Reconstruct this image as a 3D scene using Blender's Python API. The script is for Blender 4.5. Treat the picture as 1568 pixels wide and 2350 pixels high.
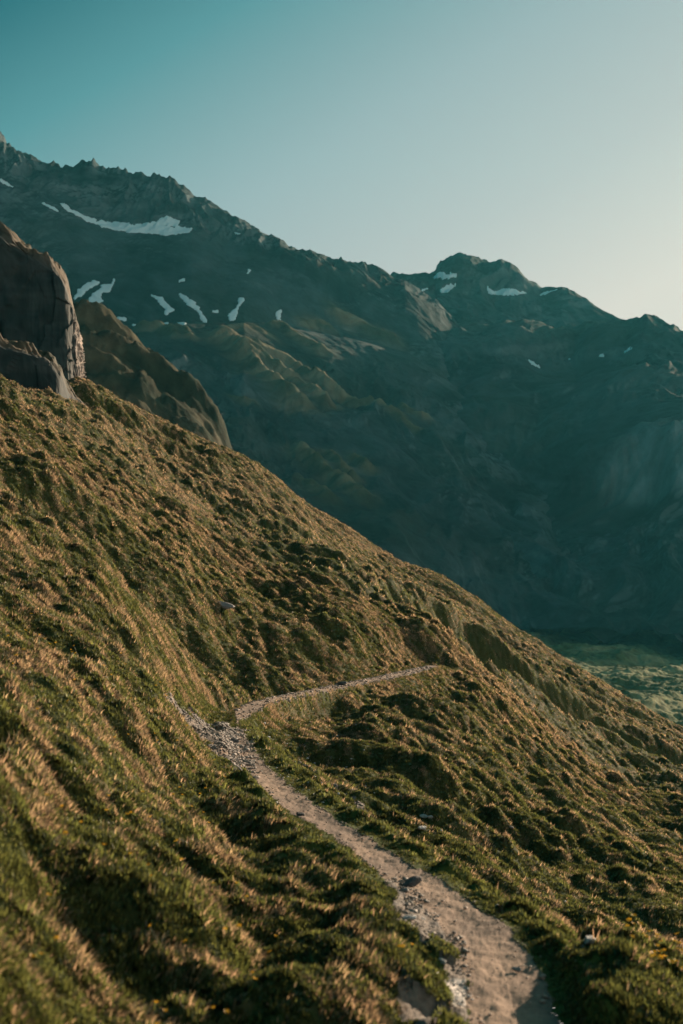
import bpy, math, time
import numpy as np
from mathutils import Vector
T0 = time.time()
R = math.radians
for o in list(bpy.data.objects): bpy.data.objects.remove(o)
sc = bpy.context.scene
# ------------------------------------------------------------------ camera, sky, sun
F, CX, CY = 3264.0, 784.0, 1175.0          # reading scale of the photograph: 1568 x 2350, lens 50 mm on a 36 mm tall frame
cd = bpy.data.cameras.new("camera"); cam = bpy.data.objects.new("camera", cd); sc.collection.objects.link(cam)
cd.sensor_fit = 'VERTICAL'; cd.sensor_height = 36; cd.lens = 50
cam.location = (0, 0, 0); cam.rotation_euler = (R(90), 0, 0)
cd.clip_start = .05; cd.clip_end = 60000
cd.dof.use_dof = True; cd.dof.focus_distance = 42; cd.dof.aperture_fstop = 1.9
sc.camera = cam
SUN_AZ, SUN_EL = R(36), R(12)               # azimuth to the right of the view direction (+Y)
SD = Vector((math.sin(SUN_AZ) * math.cos(SUN_EL), math.cos(SUN_AZ) * math.cos(SUN_EL), math.sin(SUN_EL)))
sl = bpy.data.lights.new("sun", 'SUN'); sun = bpy.data.objects.new("sun", sl); sc.collection.objects.link(sun)
sl.energy = 5; sl.angle = R(.5); sl.color = (1, .76, .54)
sun.rotation_euler = SD.to_track_quat('Z', 'Y').to_euler(); sun.location = (30, 30, 40)
w = bpy.data.worlds.new("World"); sc.world = w; w.use_nodes = True
nt = w.node_tree; N = nt.nodes; L = nt.links; N.clear()
def lin(*c): return tuple((x / 255 / 12.92 if x / 255 <= .04045 else ((x / 255 + .055) / 1.055) ** 2.4) for x in c) + (1,)
out = N.new('ShaderNodeOutputWorld'); bg = N.new('ShaderNodeBackground')
tc = N.new('ShaderNodeTexCoord'); sp = N.new('ShaderNodeSeparateXYZ')
sky = N.new('ShaderNodeTexSky'); sky.sky_type = 'NISHITA'; sky.sun_disc = False
sky.sun_elevation = SUN_EL; sky.sun_rotation = SUN_AZ; sky.air_density = 1; sky.dust_density = 1.5
def wm(op, a, b):
    n = N.new('ShaderNodeMath'); n.operation = op
    for i, v in enumerate((a, b)):
        if isinstance(v, (int, float)): n.inputs[i].default_value = v
        else: L.new(v, n.inputs[i])
    return n.outputs[0]
L.new(tc.outputs['Generated'], sp.inputs[0])
t = wm('ADD', wm('MULTIPLY', sp.outputs[0], 1.28), wm('MULTIPLY', wm('SUBTRACT', .339, sp.outputs[2]), 2.3))
t = wm('ADD', t, .30)
cr = N.new('ShaderNodeValToRGB'); cr.color_ramp.interpolation = 'EASE'
E = cr.color_ramp.elements
E[0].position = 0; E[0].color = lin(4, 90, 103); E[1].position = 1; E[1].color = lin(221, 209, 199)
for p, c in ((.22, (88, 142, 149)), (.5, (156, 173, 176)), (.75, (187, 188, 186))):
    e = E.new(p); e.color = lin(*c)
cr.color_ramp.interpolation = 'LINEAR'
L.new(t, cr.inputs[0])
sk = N.new('ShaderNodeVectorMath'); sk.operation = 'SCALE'; sk.inputs['Scale'].default_value = .09
L.new(sky.outputs[0], sk.inputs[0])
mx = N.new('ShaderNodeMix'); mx.data_type = 'RGBA'; mx.inputs[0].default_value = .03
L.new(cr.outputs[0], mx.inputs[6]); L.new(sk.outputs[0], mx.inputs[7])
L.new(mx.outputs[2], bg.inputs[0]); bg.inputs[1].default_value = .5
L.new(bg.outputs[0], out.inputs[0])
sc.view_settings.view_transform = 'Standard'; sc.view_settings.look = 'None'
sc.view_settings.exposure = 1; sc.view_settings.gamma = 1
sc.render.engine = 'CYCLES'
cy = sc.cycles; cy.max_bounces = 5; cy.diffuse_bounces = 2; cy.glossy_bounces = 2; cy.transmission_bounces = 3
cy.volume_bounces = 0; cy.transparent_max_bounces = 8; cy.caustics_reflective = False; cy.caustics_refractive = False
cy.use_denoising = True; cy.denoiser = 'OPENIMAGEDENOISE'; cy.denoising_input_passes = 'RGB_ALBEDO_NORMAL'
cy.sample_clamp_indirect = 3

# ------------------------------------------------------------------ numpy helpers
def rY_(y): return float(np.interp(y, [6, 8, 9.8, 11.7, 13.3, 15, 17, 19.2, 400], [7.8, 10, 11.5, 13, 14.4, 16, 17.8, 19.2, 400]))
def hsh(ix, iy, seed):
    h = (ix.astype(np.int64) * 374761393 + iy.astype(np.int64) * 668265263 + seed * 974634777) & 0xffffffff
    h = ((h ^ (h >> 13)) * 1274126177) & 0xffffffff
    return ((h ^ (h >> 16)) & 0xffffff).astype(np.float64) / 0xffffff
def vnoise(x, y, seed=0):
    x0 = np.floor(x); y0 = np.floor(y); fx = x - x0; fy = y - y0
    ux = fx * fx * fx * (fx * (fx * 6 - 15) + 10); uy = fy * fy * fy * (fy * (fy * 6 - 15) + 10)
    a = hsh(x0, y0, seed); b = hsh(x0 + 1, y0, seed); c = hsh(x0, y0 + 1, seed); d = hsh(x0 + 1, y0 + 1, seed)
    return (a + (b - a) * ux) * (1 - uy) + (c + (d - c) * ux) * uy - .5          # -0.5 .. 0.5
def fbm(x, y, octv=4, seed=0, g=.5, ridge=False):
    s = 0; a = 1; ca, sa = math.cos(.6), math.sin(.6)
    for k in range(octv):
        n = vnoise(x, y, seed + k * 17)
        s = s + a * ((.5 - 2 * np.abs(n)) if ridge else n)
        x, y = (x * ca - y * sa) * 2.03 + 5.1, (x * sa + y * ca) * 2.03 + 9.7; a *= g
    return s
def sstep(a, b, x):
    t = np.clip((x - a) / (b - a), 0, 1); return t * t * (3 - 2 * t)
def worley(x, y, s, seed, jit=.9):
    """nearest jittered cell point: distance / s, offset vector, cell random"""
    gx = x / s; gy = y / s; ix = np.floor(gx); iy = np.floor(gy)
    best = np.full(x.shape, 9.); dx = np.zeros(x.shape); dy = np.zeros(x.shape); rr = np.zeros(x.shape)
    for i in (-1, 0, 1):
        for j in (-1, 0, 1):
            cx_ = ix + i; cy_ = iy + j
            px = cx_ + .5 + jit * (hsh(cx_, cy_, seed) - .5); py = cy_ + .5 + jit * (hsh(cx_, cy_, seed + 1) - .5)
            ex = gx - px; ey = gy - py; d = ex * ex + ey * ey
            m = d < best
            best = np.where(m, d, best); dx = np.where(m, ex, dx); dy = np.where(m, ey, dy); rr = np.where(m, hsh(cx_, cy_, seed + 2), rr)
    return np.sqrt(best), dx, dy, rr
def inpoly(px, py, poly):
    r = np.zeros(px.shape, bool); n = len(poly)
    for i in range(n):
        x1, y1 = poly[i]; x2, y2 = poly[(i + 1) % n]
        if y1 == y2: continue
        c = ((y1 > py) != (y2 > py)) & (px < (x2 - x1) * (py - y1) / (y2 - y1) + x1); r ^= c
    return r
# ------------------------------------------------------------------ scene helpers
def tag(o, label=None, cat=None, group=None, kind=None):
    if label: o['label'] = label
    if cat: o['category'] = cat
    if group: o['group'] = group
    if kind: o['kind'] = kind
    return o
def mesh_obj(name, co, faces, mat, col=None, smooth=True, parent=None):
    """co (n,3); faces (m,k) equal-sized polygons or a list of such arrays"""
    me = bpy.data.meshes.new(name)
    fl = faces if isinstance(faces, list) else [faces]
    fl = [f for f in fl if len(f)]
    loops = np.concatenate([f.ravel() for f in fl]).astype(np.int32)
    tot = np.concatenate([np.full(len(f), f.shape[1], np.int32) for f in fl])
    start = np.concatenate([[0], np.cumsum(tot)[:-1]]).astype(np.int32)
    me.vertices.add(len(co)); me.vertices.foreach_set('co', np.ascontiguousarray(co, np.float32).ravel())
    me.loops.add(len(loops)); me.loops.foreach_set('vertex_index', loops)
    me.polygons.add(len(tot)); me.polygons.foreach_set('loop_start', start); me.polygons.foreach_set('loop_total', tot)
    if smooth: me.polygons.foreach_set('use_smooth', np.ones(len(tot), bool))
    me.update(calc_edges=True)
    if col is not None:
        at = me.color_attributes.new('tint', 'FLOAT_COLOR', 'POINT')
        c4 = np.ones((len(co), 4), np.float32); c4[:, :col.shape[1]] = col
        at.data.foreach_set('color', c4.ravel())
    ms = mat if isinstance(mat, list) else [mat]
    for m in ms: me.materials.append(m)
    o = bpy.data.objects.new(name, me); sc.collection.objects.link(o)
    if parent: o.parent = parent
    return o
def compact(co, faces, col=None):
    used, inv = np.unique(faces.ravel(), return_inverse=True)
    return co[used], inv.reshape(faces.shape), (None if col is None else col[used])
def grid_faces(nr, nc):
    i = np.arange(nr - 1)[:, None] * nc + np.arange(nc - 1)[None, :]
    return np.stack([i, i + 1, i + nc + 1, i + nc], -1).reshape(-1, 4)
def material(name, build):
    m = bpy.data.materials.new(name); m.use_nodes = True; nt = m.node_tree; nt.nodes.clear()
    o = nt.nodes.new('ShaderNodeOutputMaterial'); build(nt, nt.nodes, nt.links, o); return m
def nmath(nt, op, a, b=None):
    n = nt.nodes.new('ShaderNodeMath'); n.operation = op
    for i, v in enumerate((a, b)):
        if v is None: continue
        if isinstance(v, (int, float)): n.inputs[i].default_value = v
        else: nt.links.new(v, n.inputs[i])
    return n.outputs[0]
def surf_mat(name, scale, rough=.9, bump=.4, bump_dist=.02, spec=.2, var=.5, stretch=(1, 1, 1), base=None, detail=6):
    """per-vertex tint (or base colour) times procedural noise, with noise bump"""
    def b(nt, N, L, o):
        p = N.new('ShaderNodeBsdfPrincipled'); L.new(p.outputs[0], o.inputs[0])
        p.inputs['Roughness'].default_value = rough; p.inputs['Specular IOR Level'].default_value = spec
        g = N.new('ShaderNodeTexCoord'); mp = N.new('ShaderNodeMapping'); mp.inputs['Scale'].default_value = stretch
        L.new(g.outputs['Object'], mp.inputs[0])
        n = N.new('ShaderNodeTexNoise'); n.inputs['Scale'].default_value = scale; n.inputs['Detail'].default_value = detail
        n.inputs['Roughness'].default_value = .65; L.new(mp.outputs[0], n.inputs[0])
        if base is None:
            a = N.new('ShaderNodeAttribute'); a.attribute_name = 'tint'; c = a.outputs['Color']
        else:
            a = N.new('ShaderNodeRGB'); a.outputs[0].default_value = (*base, 1); c = a.outputs[0]
        f = nmath(nt, 'ADD', nmath(nt, 'MULTIPLY', nmath(nt, 'SUBTRACT', n.outputs[0], .5), var * 3), 1)
        v = N.new('ShaderNodeVectorMath'); v.operation = 'SCALE'; L.new(c, v.inputs[0]); L.new(f, v.inputs['Scale'])
        L.new(v.outputs[0], p.inputs['Base Color'])
        if bump:
            bn = N.new('ShaderNodeBump'); bn.inputs['Strength'].default_value = bump; bn.inputs['Distance'].default_value = bump_dist
            L.new(n.outputs[0], bn.inputs['Height']); L.new(bn.outputs[0], p.inputs['Normal'])
    return material(name, b)
def blade_mat(name, trans=.35, nrm=False):
    def b(nt, N, L, o):
        d = N.new('ShaderNodeBsdfDiffuse'); na = N.new('ShaderNodeAttribute'); na.attribute_name = 'nrm'
        if nrm: L.new(na.outputs['Vector'], d.inputs['Normal'])
        tr = N.new('ShaderNodeBsdfTranslucent'); m = N.new('ShaderNodeMixShader'); m.inputs[0].default_value = trans
        a = N.new('ShaderNodeAttribute'); a.attribute_name = 'tint'
        L.new(a.outputs['Color'], d.inputs[0]); L.new(a.outputs['Color'], tr.inputs[0])
        gl = N.new('ShaderNodeBsdfGlossy'); gl.inputs['Roughness'].default_value = .45; gl.inputs[0].default_value = (.8, .8, .8, 1)
        m2 = N.new('ShaderNodeMixShader'); m2.inputs[0].default_value = .035
        L.new(d.outputs[0], m.inputs[1]); L.new(tr.outputs[0], m.inputs[2]); L.new(m.outputs[0], m2.inputs[1]); L.new(gl.outputs[0], m2.inputs[2])
        L.new(m2.outputs[0], o.inputs[0])
    return material(name, b)
M_turf = surf_mat('turf', 9, .95, .6, .03, .1, .5)
M_dirt = surf_mat('dirt', 22, .9, .7, .015, .25, .35)
M_scree = surf_mat('scree', 14, .85, .8, .03, .35, .6)
M_blade = blade_mat('petal'); M_grass = blade_mat('grass_blade', .16, True)
M_stone = surf_mat('stone', 7, .7, .6, .03, .4, .45)
M_mount = surf_mat('alpine_rock', .03, .95, .8, 6, .05, .75, (1, 1, .6), detail=12)
M_snow = surf_mat('snow', .05, .6, .3, .6, .3, .08, base=(.62, .74, .74))
M_valley = surf_mat('valley_turf', .14, .95, .8, 1.2, .05, .8, (1, 1, 1), detail=10)
M_cliff = surf_mat('cliff_rock', .55, .85, .7, .25, .3, .6, (1, 1, .25))

# ------------------------------------------------------------------ the hillside: a height field z(x, y) kept on rows of distance and columns of bearing
PL = (-2.1, -.5, -.141)
def vplane(px, Y): return PL[0] / Y + PL[1] * (px - CX) / F + PL[2]
CP = [(0,2350,6.2),(400,2350,7.0),(784,2350,8.0),(1568,2350,10.6),
 (0,2000,8.5),(0,1800,11.5),(0,1640,15),(0,1500,20),(0,1300,30),(0,1150,46),(0,1000,75),(0,905,105),
 (200,2000,10),(300,1800,15.5),(500,1820,20),(400,2100,9.8),(700,2120,11.6),(800,2020,13.9),(620,1900,17.6),
 (200,1500,24),(200,1300,42),(200,1100,78),(200,950,125),(190,885,175),(320,940,185),(440,1000,190),
 (400,1640,27),(400,1400,55),(400,1200,82),(400,1060,140),(500,1560,49),(480,1640,42),(330,1520,31),
 (600,1490,62),(600,1300,92),(600,1180,128),(600,1078,208),(700,1520,64),(700,1260,108),(700,1166,215),
 (800,1500,70),(800,1400,82),(784,1316,95),(784,1300,125),(784,1245,175),(784,1204,222),(860,1267,226),
 (904,1300,226),

 

 (2100,2200,140),
 
 (904,1318,178),(940,1334,178),(974,1354,178),(1064,1402,176),(1134,1450,174),(1199,1500,172),(1309,1564,170),(1459,1654,170),(1568,1707,170),
 (820,1290,140),(820,1262,180),(740,1210,180),(740,1250,140),
 (820,1233,223),(940,1316,227),(1020,1350,229),(1095,1400,225),(1165,1445,221),(1250,1498,218),(1384,1580,213),(1520,1662,208),
 (820,1290,250),(940,1390,250),(1040,1450,250),(1165,1540,248),(1309,1640,245),(1459,1740,240),(1568,1800,240),

 (974,1333,228),(1004,1340,229),(1064,1381,226),(1134,1425,223),(1194,1465,220),(1309,1540,216),(1459,1625,210),(1568,1683,207),
 (200,1100,330),(440,1350,330),(600,1330,300),(784,1450,300),(974,1600,300),(1194,1720,300),(1459,1880,290),(1568,1930,290),(0,1000,330),
 (1240,2190,12),(1300,2160,13.1),(1450,2165,13.3),(1568,2168,13.5),(1568,2280,17),(1450,2265,17),(1300,2235,16.5),
 (1400,2110,26),(1568,2090,32),(1568,2000,46),(1400,1900,54),(1568,1850,84),(1200,1950,33),(1080,1990,22),(1000,1850,31),(860,1860,25),
 (1100,1740,54),(860,1690,44),(790,1760,36),(1200,1720,70),(1300,1730,84),(1450,1800,92),(1000,1600,68),(1100,1590,78),
 (-500,700,150),(-500,2350,4.9),(-500,1500,12),(-500,1000,45),(-500,1000,330),(2100,2330,11),(2100,2000,100),(2100,2080,210),(2100,2500,18),(2100,2300,290),
 (0,880,135),(0,930,175),(2100,2250,50)]
for ln_ in ([(904,1394,90),(954,1434,87),(999,1440,86),(1064,1490,89),(1134,1540,93),(1199,1570,99),(1284,1630,104),(1384,1684,108),(1484,1729,110),(1568,1759,111),(1680,1820,112)],
            [(904,1340,146),(1000,1374,146),(1064,1415,148),(1199,1513,149),(1309,1582,150),(1384,1632,152),(1568,1724,152),(1680,1770,152)]):
    l_ = np.array(ln_, float)
    CP += [(x_, float(np.interp(x_, l_[:, 0], l_[:, 1])), float(np.interp(x_, l_[:, 0], l_[:, 2]))) for x_ in np.arange(904, 1681, 38.)]
TR = [(1290,2600,8.2,170),(1225,2450,9.2,200),(1190,2350,10.0,190),(1155,2200,11.5,180),(1060,2095,13,165),(965,2022,14.4,128),(870,1960,16,96),(790,1905,17.8,78),(705,1858,19.2,90),(640,1808,22.3,76),
      (588,1756,26.7,60),(552,1700,34,60),(545,1655,42,16),(566,1630,47,5),(600,1611,50,34),(680,1594,55.5,46),(780,1574,62,44),(860,1559,68,42),(930,1544,73.5,42),(975,1533,78,38),(1000,1526,81,24)]
CP += [(a, b, c) for a, b, c, _ in TR[1:]]
CP = np.array(CP, float)
def feat(px, Y): return np.stack([px / 430., np.log(Y) * 1.15], -1)
XC = feat(CP[:, 0], CP[:, 2]); VC = (CY - CP[:, 1]) / F - vplane(CP[:, 0], CP[:, 2])
def phi(r2): return np.where(r2 > 1e-12, .5 * r2 * np.log(np.maximum(r2, 1e-12)), 0)
n = len(CP); K = phi(((XC[:, None] - XC[None]) ** 2).sum(-1)) + 4e-4 * np.eye(n); P = np.concatenate([np.ones((n, 1)), XC], 1)
A = np.block([[K, P], [P.T, np.zeros((3, 3))]]); W = np.linalg.solve(A, np.concatenate([VC, np.zeros(3)]))
def base_v(px, Y):
    f = feat(px, Y); o = W[n] + W[n + 1] * f[..., 0] + W[n + 2] * f[..., 1]
    for i in range(n): o = o + W[i] * phi((f[..., 0] - XC[i, 0]) ** 2 + (f[..., 1] - XC[i, 1]) ** 2)
    return o + vplane(px, Y)
cols = np.concatenate([np.arange(-560, -24, 14), np.arange(-24, 1592, 2.0), np.arange(1600, 2160, 14)])
rows = [1.6]
while rows[-1] < 380:
    y = rows[-1]; rows.append(y + (.05 if y < 3 else min(max(.0042 * y, .026), .17) if y < 110 else .32 if y < 240 else 6))
rows = np.array(rows); NR, NC = len(rows), len(cols)
kc = np.arange(-600, 2240, 40.); kr = np.exp(np.linspace(math.log(1.5), math.log(400), 640))   # smooth part on a coarse net
KP, KY = np.meshgrid(kc, kr); KV = base_v(KP, KY)
def bil(V, cs, rs, px, Y):
    i = np.clip(np.searchsorted(cs, px) - 1, 0, len(cs) - 2); j = np.clip(np.searchsorted(rs, Y) - 1, 0, len(rs) - 2)
    a = np.clip((px - cs[i]) / (cs[i + 1] - cs[i]), 0, 1); b = np.clip((Y - rs[j]) / (rs[j + 1] - rs[j]), 0, 1)
    return V[j, i] * (1 - a) * (1 - b) + V[j, i + 1] * a * (1 - b) + V[j + 1, i] * (1 - a) * b + V[j + 1, i + 1] * a * b
G, Yg = np.meshgrid(cols, rows)
def cubic_up(V, cs, rs, px, Y):
    # Catmull-Rom over the coarse net (uniform in px and log Y) so no facets show
    a = (px - cs[0]) / (cs[1] - cs[0]); b = (np.log(Y) - math.log(rs[0])) / (math.log(rs[1]) - math.log(rs[0]))
    i = np.clip(np.floor(a).astype(int), 1, len(cs) - 3); j = np.clip(np.floor(b).astype(int), 1, len(rs) - 3); a = a - i; b = b - j
    def w4(t): return (-.5*t+t*t-.5*t**3, 1-2.5*t*t+1.5*t**3, .5*t+2*t*t-1.5*t**3, -.5*t*t+.5*t**3)
    wa, wb = w4(a), w4(b); o = 0
    for q in range(4):
        r_ = 0
        for p in range(4): r_ = r_ + wa[p] * V[j + q - 1, i + p - 1]
        o = o + wb[q] * r_
    return o
V0 = cubic_up(KV, kc, kr, G, Yg)
Xg = (G - CX) / F * Yg; Z0 = V0 * Yg
# trail centre line in world units
TA = np.array(TR, float); tX = (TA[:, 0] - CX) / F * TA[:, 2]; tY = TA[:, 2]; tZ = (CY - TA[:, 1]) / F * TA[:, 2]
tH = TA[:, 3] * TA[:, 2] / F / 2; tH[11:13] = (.10, .04); tH[13:] = np.array([.4, .4, .42, .44, .46, .46, .42, .25])[:len(tH[13:])]
s_ = np.concatenate([[0], np.cumsum(np.hypot(np.diff(tX), np.diff(tY)))]); ss = np.linspace(0, s_[-1], 420)
def smooth(a, k=5): return np.convolve(np.pad(a, k, 'edge'), np.ones(2 * k + 1) / (2 * k + 1), 'valid')
tx, ty, tz, th = (smooth(np.interp(ss, s_, q), 3) for q in (tX, tY, tZ, tH))
gx_, gy_ = np.gradient(tx), np.gradient(ty)
def trail_field(X, Y):
    sh = X.shape; X = X.ravel(); Y = Y.ravel(); D = np.full(X.shape, 99.); Zt = np.zeros(X.shape); H = np.ones(X.shape) * .3; SI = np.zeros(X.shape)
    ok = np.nonzero((Y > 5) & (Y < 90) & (X > -5) & (X < 8))[0]
    for a in range(0, len(ok), 60000):
        k = ok[a:a + 60000]; d = (X[k, None] - tx[None]) ** 2 + (Y[k, None] - ty[None]) ** 2; m = d.argmin(1)
        D[k] = np.sqrt(d[np.arange(len(k)), m]); Zt[k] = tz[m]; H[k] = th[m]; SI[k] = np.sign((X[k] - tx[m]) * gy_[m] - (Y[k] - ty[m]) * gx_[m])
    return D.reshape(sh), Zt.reshape(sh), H.reshape(sh), SI.reshape(sh)
D, Zt, TH, SIDE = trail_field(Xg, Yg)
print('trail', time.time() - T0)
# downhill frame: e = along the fall line, f = along the contour
ex, ey = .96, .28
U = Xg * ex + Yg * ey; Vv = -Xg * ey + Yg * ex
far = sstep(30, 130, Yg)
# broad humps and hollows
big = fbm(U / 5.5 + 3, Vv / 4.2, 3, 11) * (.9 + .5 * far) * sstep(6, 25, Yg)
big += fbm(U / 26., Vv / 11, 3, 21) * 1.7 * sstep(90, 160, Yg)
big += fbm(U / 1.5, Vv / 2.3, 3, 31) * (.5 + .1 * sstep(18, 10, Yg)) * sstep(3.2, 7, Yg)
# rills running down the fall line on the far slopes
big += -np.abs(fbm(U / 34., Vv / 5.5, 3, 41)) * .9 * sstep(100, 160, Yg)
# livestock terraces
ter = np.sin((U * 1.0 + fbm(U / 6, Vv / 9, 2, 51) * 3.2) * 3.6); big += ter * (.012 + .04 * sstep(18, 40, Yg)) * sstep(.0, .25, fbm(U / 9, Vv / 9, 2, 55) + .12)
onp = 1 - sstep(.0, 1, (D - TH) / (.24 + .003 * Yg))                       # 1 on the trail, fading out over its banks
onw = 1 - sstep(.0, 1, (D - TH) / (1.3 + .012 * Yg))
crest_keep = 1 - .85 * sstep(170, 222, Yg)
Zs = Z0 + big * crest_keep * (1 - onw)
Zs = Zs * (1 - onw) + (Zt - .03 - .06 * SIDE * np.minimum(D, TH) - .07 * SIDE * np.clip(D - TH, 0, 3)) * onw
Zs = Zs - np.where(SIDE > 0, .22 * sstep(0, .9, D - TH) * sstep(3.2, 1.2, D - TH), 0)
# hollow beside the trail (dark dip of the gully head), ravine and named dips: (px, py-depth Y, radius m, depth m)
def dip(px, Y, r, d, sx=1.):
    global Zs
    x = (px - CX) / F * Y; q = ((Xg - x) / (r * sx)) ** 2 + ((Yg - Y) / r) ** 2
    Zs = Zs - d * np.exp(-q * 1.2) * (1 - onp)
dip(150, 58, 4.2, 3.6, .8); dip(770, 43, 2.6, 1.0, 1.); dip(1020, 38, 3.4, 1.1, .8); dip(110, 46, 3.5, 1.2, .5)
dip(560, 56, 4, 1.9, 1.1); dip(500, 50, 3, .9, .9); dip(660, 64, 3, .8, 1.2)
dip(900, 47, 3, .9, .8); dip(1120, 40, 5, 1.0, .7); dip(1250, 36, 4, .8, .7)
dip(905, 140, 8, 2.5, .6); dip(1280, 170, 14, 3.0, .4)
dip(60, 9.0, 1.1, .6); dip(540, 8.4, 1.0, .5, .7); dip(140, 7.0, .8, .5); dip(420, 7.4, .6, .45, .8); dip(230, 12, 1.3, .55, .7); dip(720, 8.2, .6, .4); dip(330, 9.8, .7, .4); dip(930, 8.8, .6, .3); dip(640, 10.6, .7, .35, .7)
def bumpz(px, Y, r, d, sx=1.): dip(px, Y, r, -d, sx)
gdep = np.interp(G, [860, 904, 1000, 1100, 1300, 2200], [0, 4, 8, 10, 12, 12]); GL = np.array([(860, 93, 120), (904, 91, 121), (999, 87, 126), (1064, 89, 130), (1134, 93, 132), (1199, 99, 134), (1284, 104, 137), (1384, 108, 140), (1484, 110, 142), (1568, 112, 143), (2200, 116, 146)], float)
gnear = np.interp(G, GL[:, 0], GL[:, 1]) + 1.5 + fbm(Xg / 7, Yg / 14, 2, 65) * 2; gfar = np.interp(G, GL[:, 0], GL[:, 2]) + fbm(Xg / 6, Yg / 12, 3, 67) * 3
gm_ = gnear * .45 + gfar * .55; gq = np.where(Yg < gm_, (gm_ - Yg) / (gm_ - gnear), (Yg - gm_) / (gfar - gm_)); ingul = np.clip(1 - gq ** 2, 0, 1)
Zs = Zs - gdep * ingul + fbm(Xg / 1.6, Yg / 1.6, 3, 69) * 1.1 * ingul ** .5 * (gdep > 1)
bumpz(1420, 11.1, .7, .34, .8); bumpz(1370, 10.0, .4, .22, .8); bumpz(1500, 10.2, .5, .3, .8)
# tussocks
tmask = sstep(-.15, .25, fbm(U / 6, Vv / 6, 3, 61) + .14)
tamp = (.6 + .4 * sstep(9, 15, Yg)) * np.maximum(tmask, .35)
wx = fbm(U / .5, Vv / .5, 2, 71) * .25; wy = fbm(U / .5, Vv / .5, 2, 72) * .25
def tuss(s, seed, el=1.2):
    d, dx, dy, rr = worley((U + wx) / el, Vv + wy, s, seed)
    q = np.clip(1 - (d / (.38 + .2 * rr)) ** 2, 0, 1)
    return (.45 * np.sqrt(q) + .55 * q) * (.35 + .65 * rr), dx, rr, q
T1, dx1, rr1, q1 = tuss(.52, 81); T2, dx2, rr2, q2 = tuss(.30, 91); T3, dx3, rr3, q3 = tuss(1.05, 96, .95)
fad = (1 - onp ** .5)
nearf = sstep(3.2, 7, Yg)
Zs = Zs + nearf * (T1 * .19 * tamp * (1 + .3 * far) + T2 * .07 + T3 * .14 * np.maximum(tmask, (sstep(15, 10, Yg))) * np.where(SIDE > 0, .4 + .6 * sstep(16, 24, Yg), 1) ) * fad
Zs = Zs + fbm(U * 3.2, Vv * 3.2, 3, 101) * .05 * fad + fbm(U * 7, Vv * 7, 2, 102) * .012
Zg = Zs
PYg = CY - Zg / Yg * F
print('terrain', Zg.shape, time.time() - T0)
def hz(px, Y): return bil(Zg, cols, rows, px, Y)
# gravel gully beside the trail and stony patches, outlined in plan
def plan(pts): return [((a - CX) / F * rY_(c), rY_(c)) for a, c in pts]
scree_polys = [plan([(380,31.5),(400,30.5),(430,29.5),(470,28.5),(505,27.2),(550,25),(575,24.5),(560,28),(545,33),(540,38),(515,40),(480,37),(430,34.5)]),
               plan([(905,12.1),(890,13.5),(930,13.6),(960,12.7),(1010,11.6),(1060,10.8),(1090,9.8),(1075,9.0),(1065,8.3),(1040,7.6),(960,7.4),(925,8.0),(950,8.9),(1035,9.0),(1010,9.5),(940,10.2),(905,10.6)]),
               plan([(860,24),(800,27),(760,29.5),(700,33),(735,29.5),(790,25.8),(840,23)])]
wn = fbm(Xg / .35, Yg / .35, 3, 111) * .35 + fbm(Xg / .09, Yg / .09, 2, 112) * .05 
scr = np.zeros(Xg.shape, bool)
for i, pl in enumerate(scree_polys):
    k = .55 if i in (0, 2) else .35
    scr |= inpoly(Xg + wn * k * (3 if i in (0, 2) else 1), Yg + wn * 2 * k * (3 if i in (0, 2) else 1), pl)
trm = ((D + wn * .26 - .02) < TH * 1.0) | inpoly(Xg + wn * .5, Yg + wn, plan([(505,27.6),(545,25.2),(600,26),(592,30),(575,34),(562,39),(535,38.5),(520,33)]))
isl = ((Xg - (985 - CX) / F * 10.3) / .2) ** 2 + ((Yg - 10.35) / .28) ** 2 < 1 + wn * 2
isl |= ((Xg - (1015 - CX) / F * 11.55) / .12) ** 2 + ((Yg - 11.55) / .22) ** 2 < 1 + wn * 2
isl |= ((Xg - (1090 - CX) / F * 9.4) / .3) ** 2 + ((Yg - 9.3) / .33) ** 2 < 1 + wn * 2
scr &= ~isl; trm &= ~isl
lift = np.where(isl, .07, 0); Zg = Zg + lift
# colours: turf, dry grass, darker green for the hollows
green = np.array([.075, .086, .024]); green2 = np.array([.036, .050, .018]); dry = np.array([.21, .145, .075]); dry2 = np.array([.36, .20, .105]); hollow_green = np.array([.026, .034, .014])
def mixc(a, b, t): return a * (1 - t[..., None]) + b * t[..., None]
def dry_and_light(X, Y, Uu, Vw, q, ddx):
    d = -.08 + .10 * sstep(20, 45, Y) + fbm(Uu / 9, Vw / 6, 3, 121) * .8 + fbm(Uu / 1.3, Vw / .9, 2, 122) * .45
    d = d + .30 * sstep(45, 130, Y) + 1.1 * np.clip(ddx * 1.6, -.25, .6) * (q > .03) - .16 * (q < .03)  # tussocks' sunward sides tinted drier, gaps greener: light and shade painted in
    px = X / Y * F + CX
    d = d + .12 * sstep(900, 0, px) * sstep(9, 14, Y)
    d = d - 1.0 * ingul ** .3 * sstep(860, 920, px)  # greener gully growth that also paints in the gully's shade
    d = d - .5 * sstep(14, 8, Y) - .9 * np.exp(-(((px - 1330) / 190) ** 2 + ((Y - 11.4) / 2.2) ** 2)) - .9 * np.exp(-(((px - 1560) / 120) ** 2 + ((Y - 11.8) / 2.2) ** 2)) - .35 * np.exp(-(((px - 1250) / 160) ** 2 + ((Y - 60) / 9) ** 2)) - .25 * np.exp(-(((px - 350) / 200) ** 2 + ((Y - 11.5) / 3) ** 2))
    return np.clip(d, 0, 1)
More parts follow.
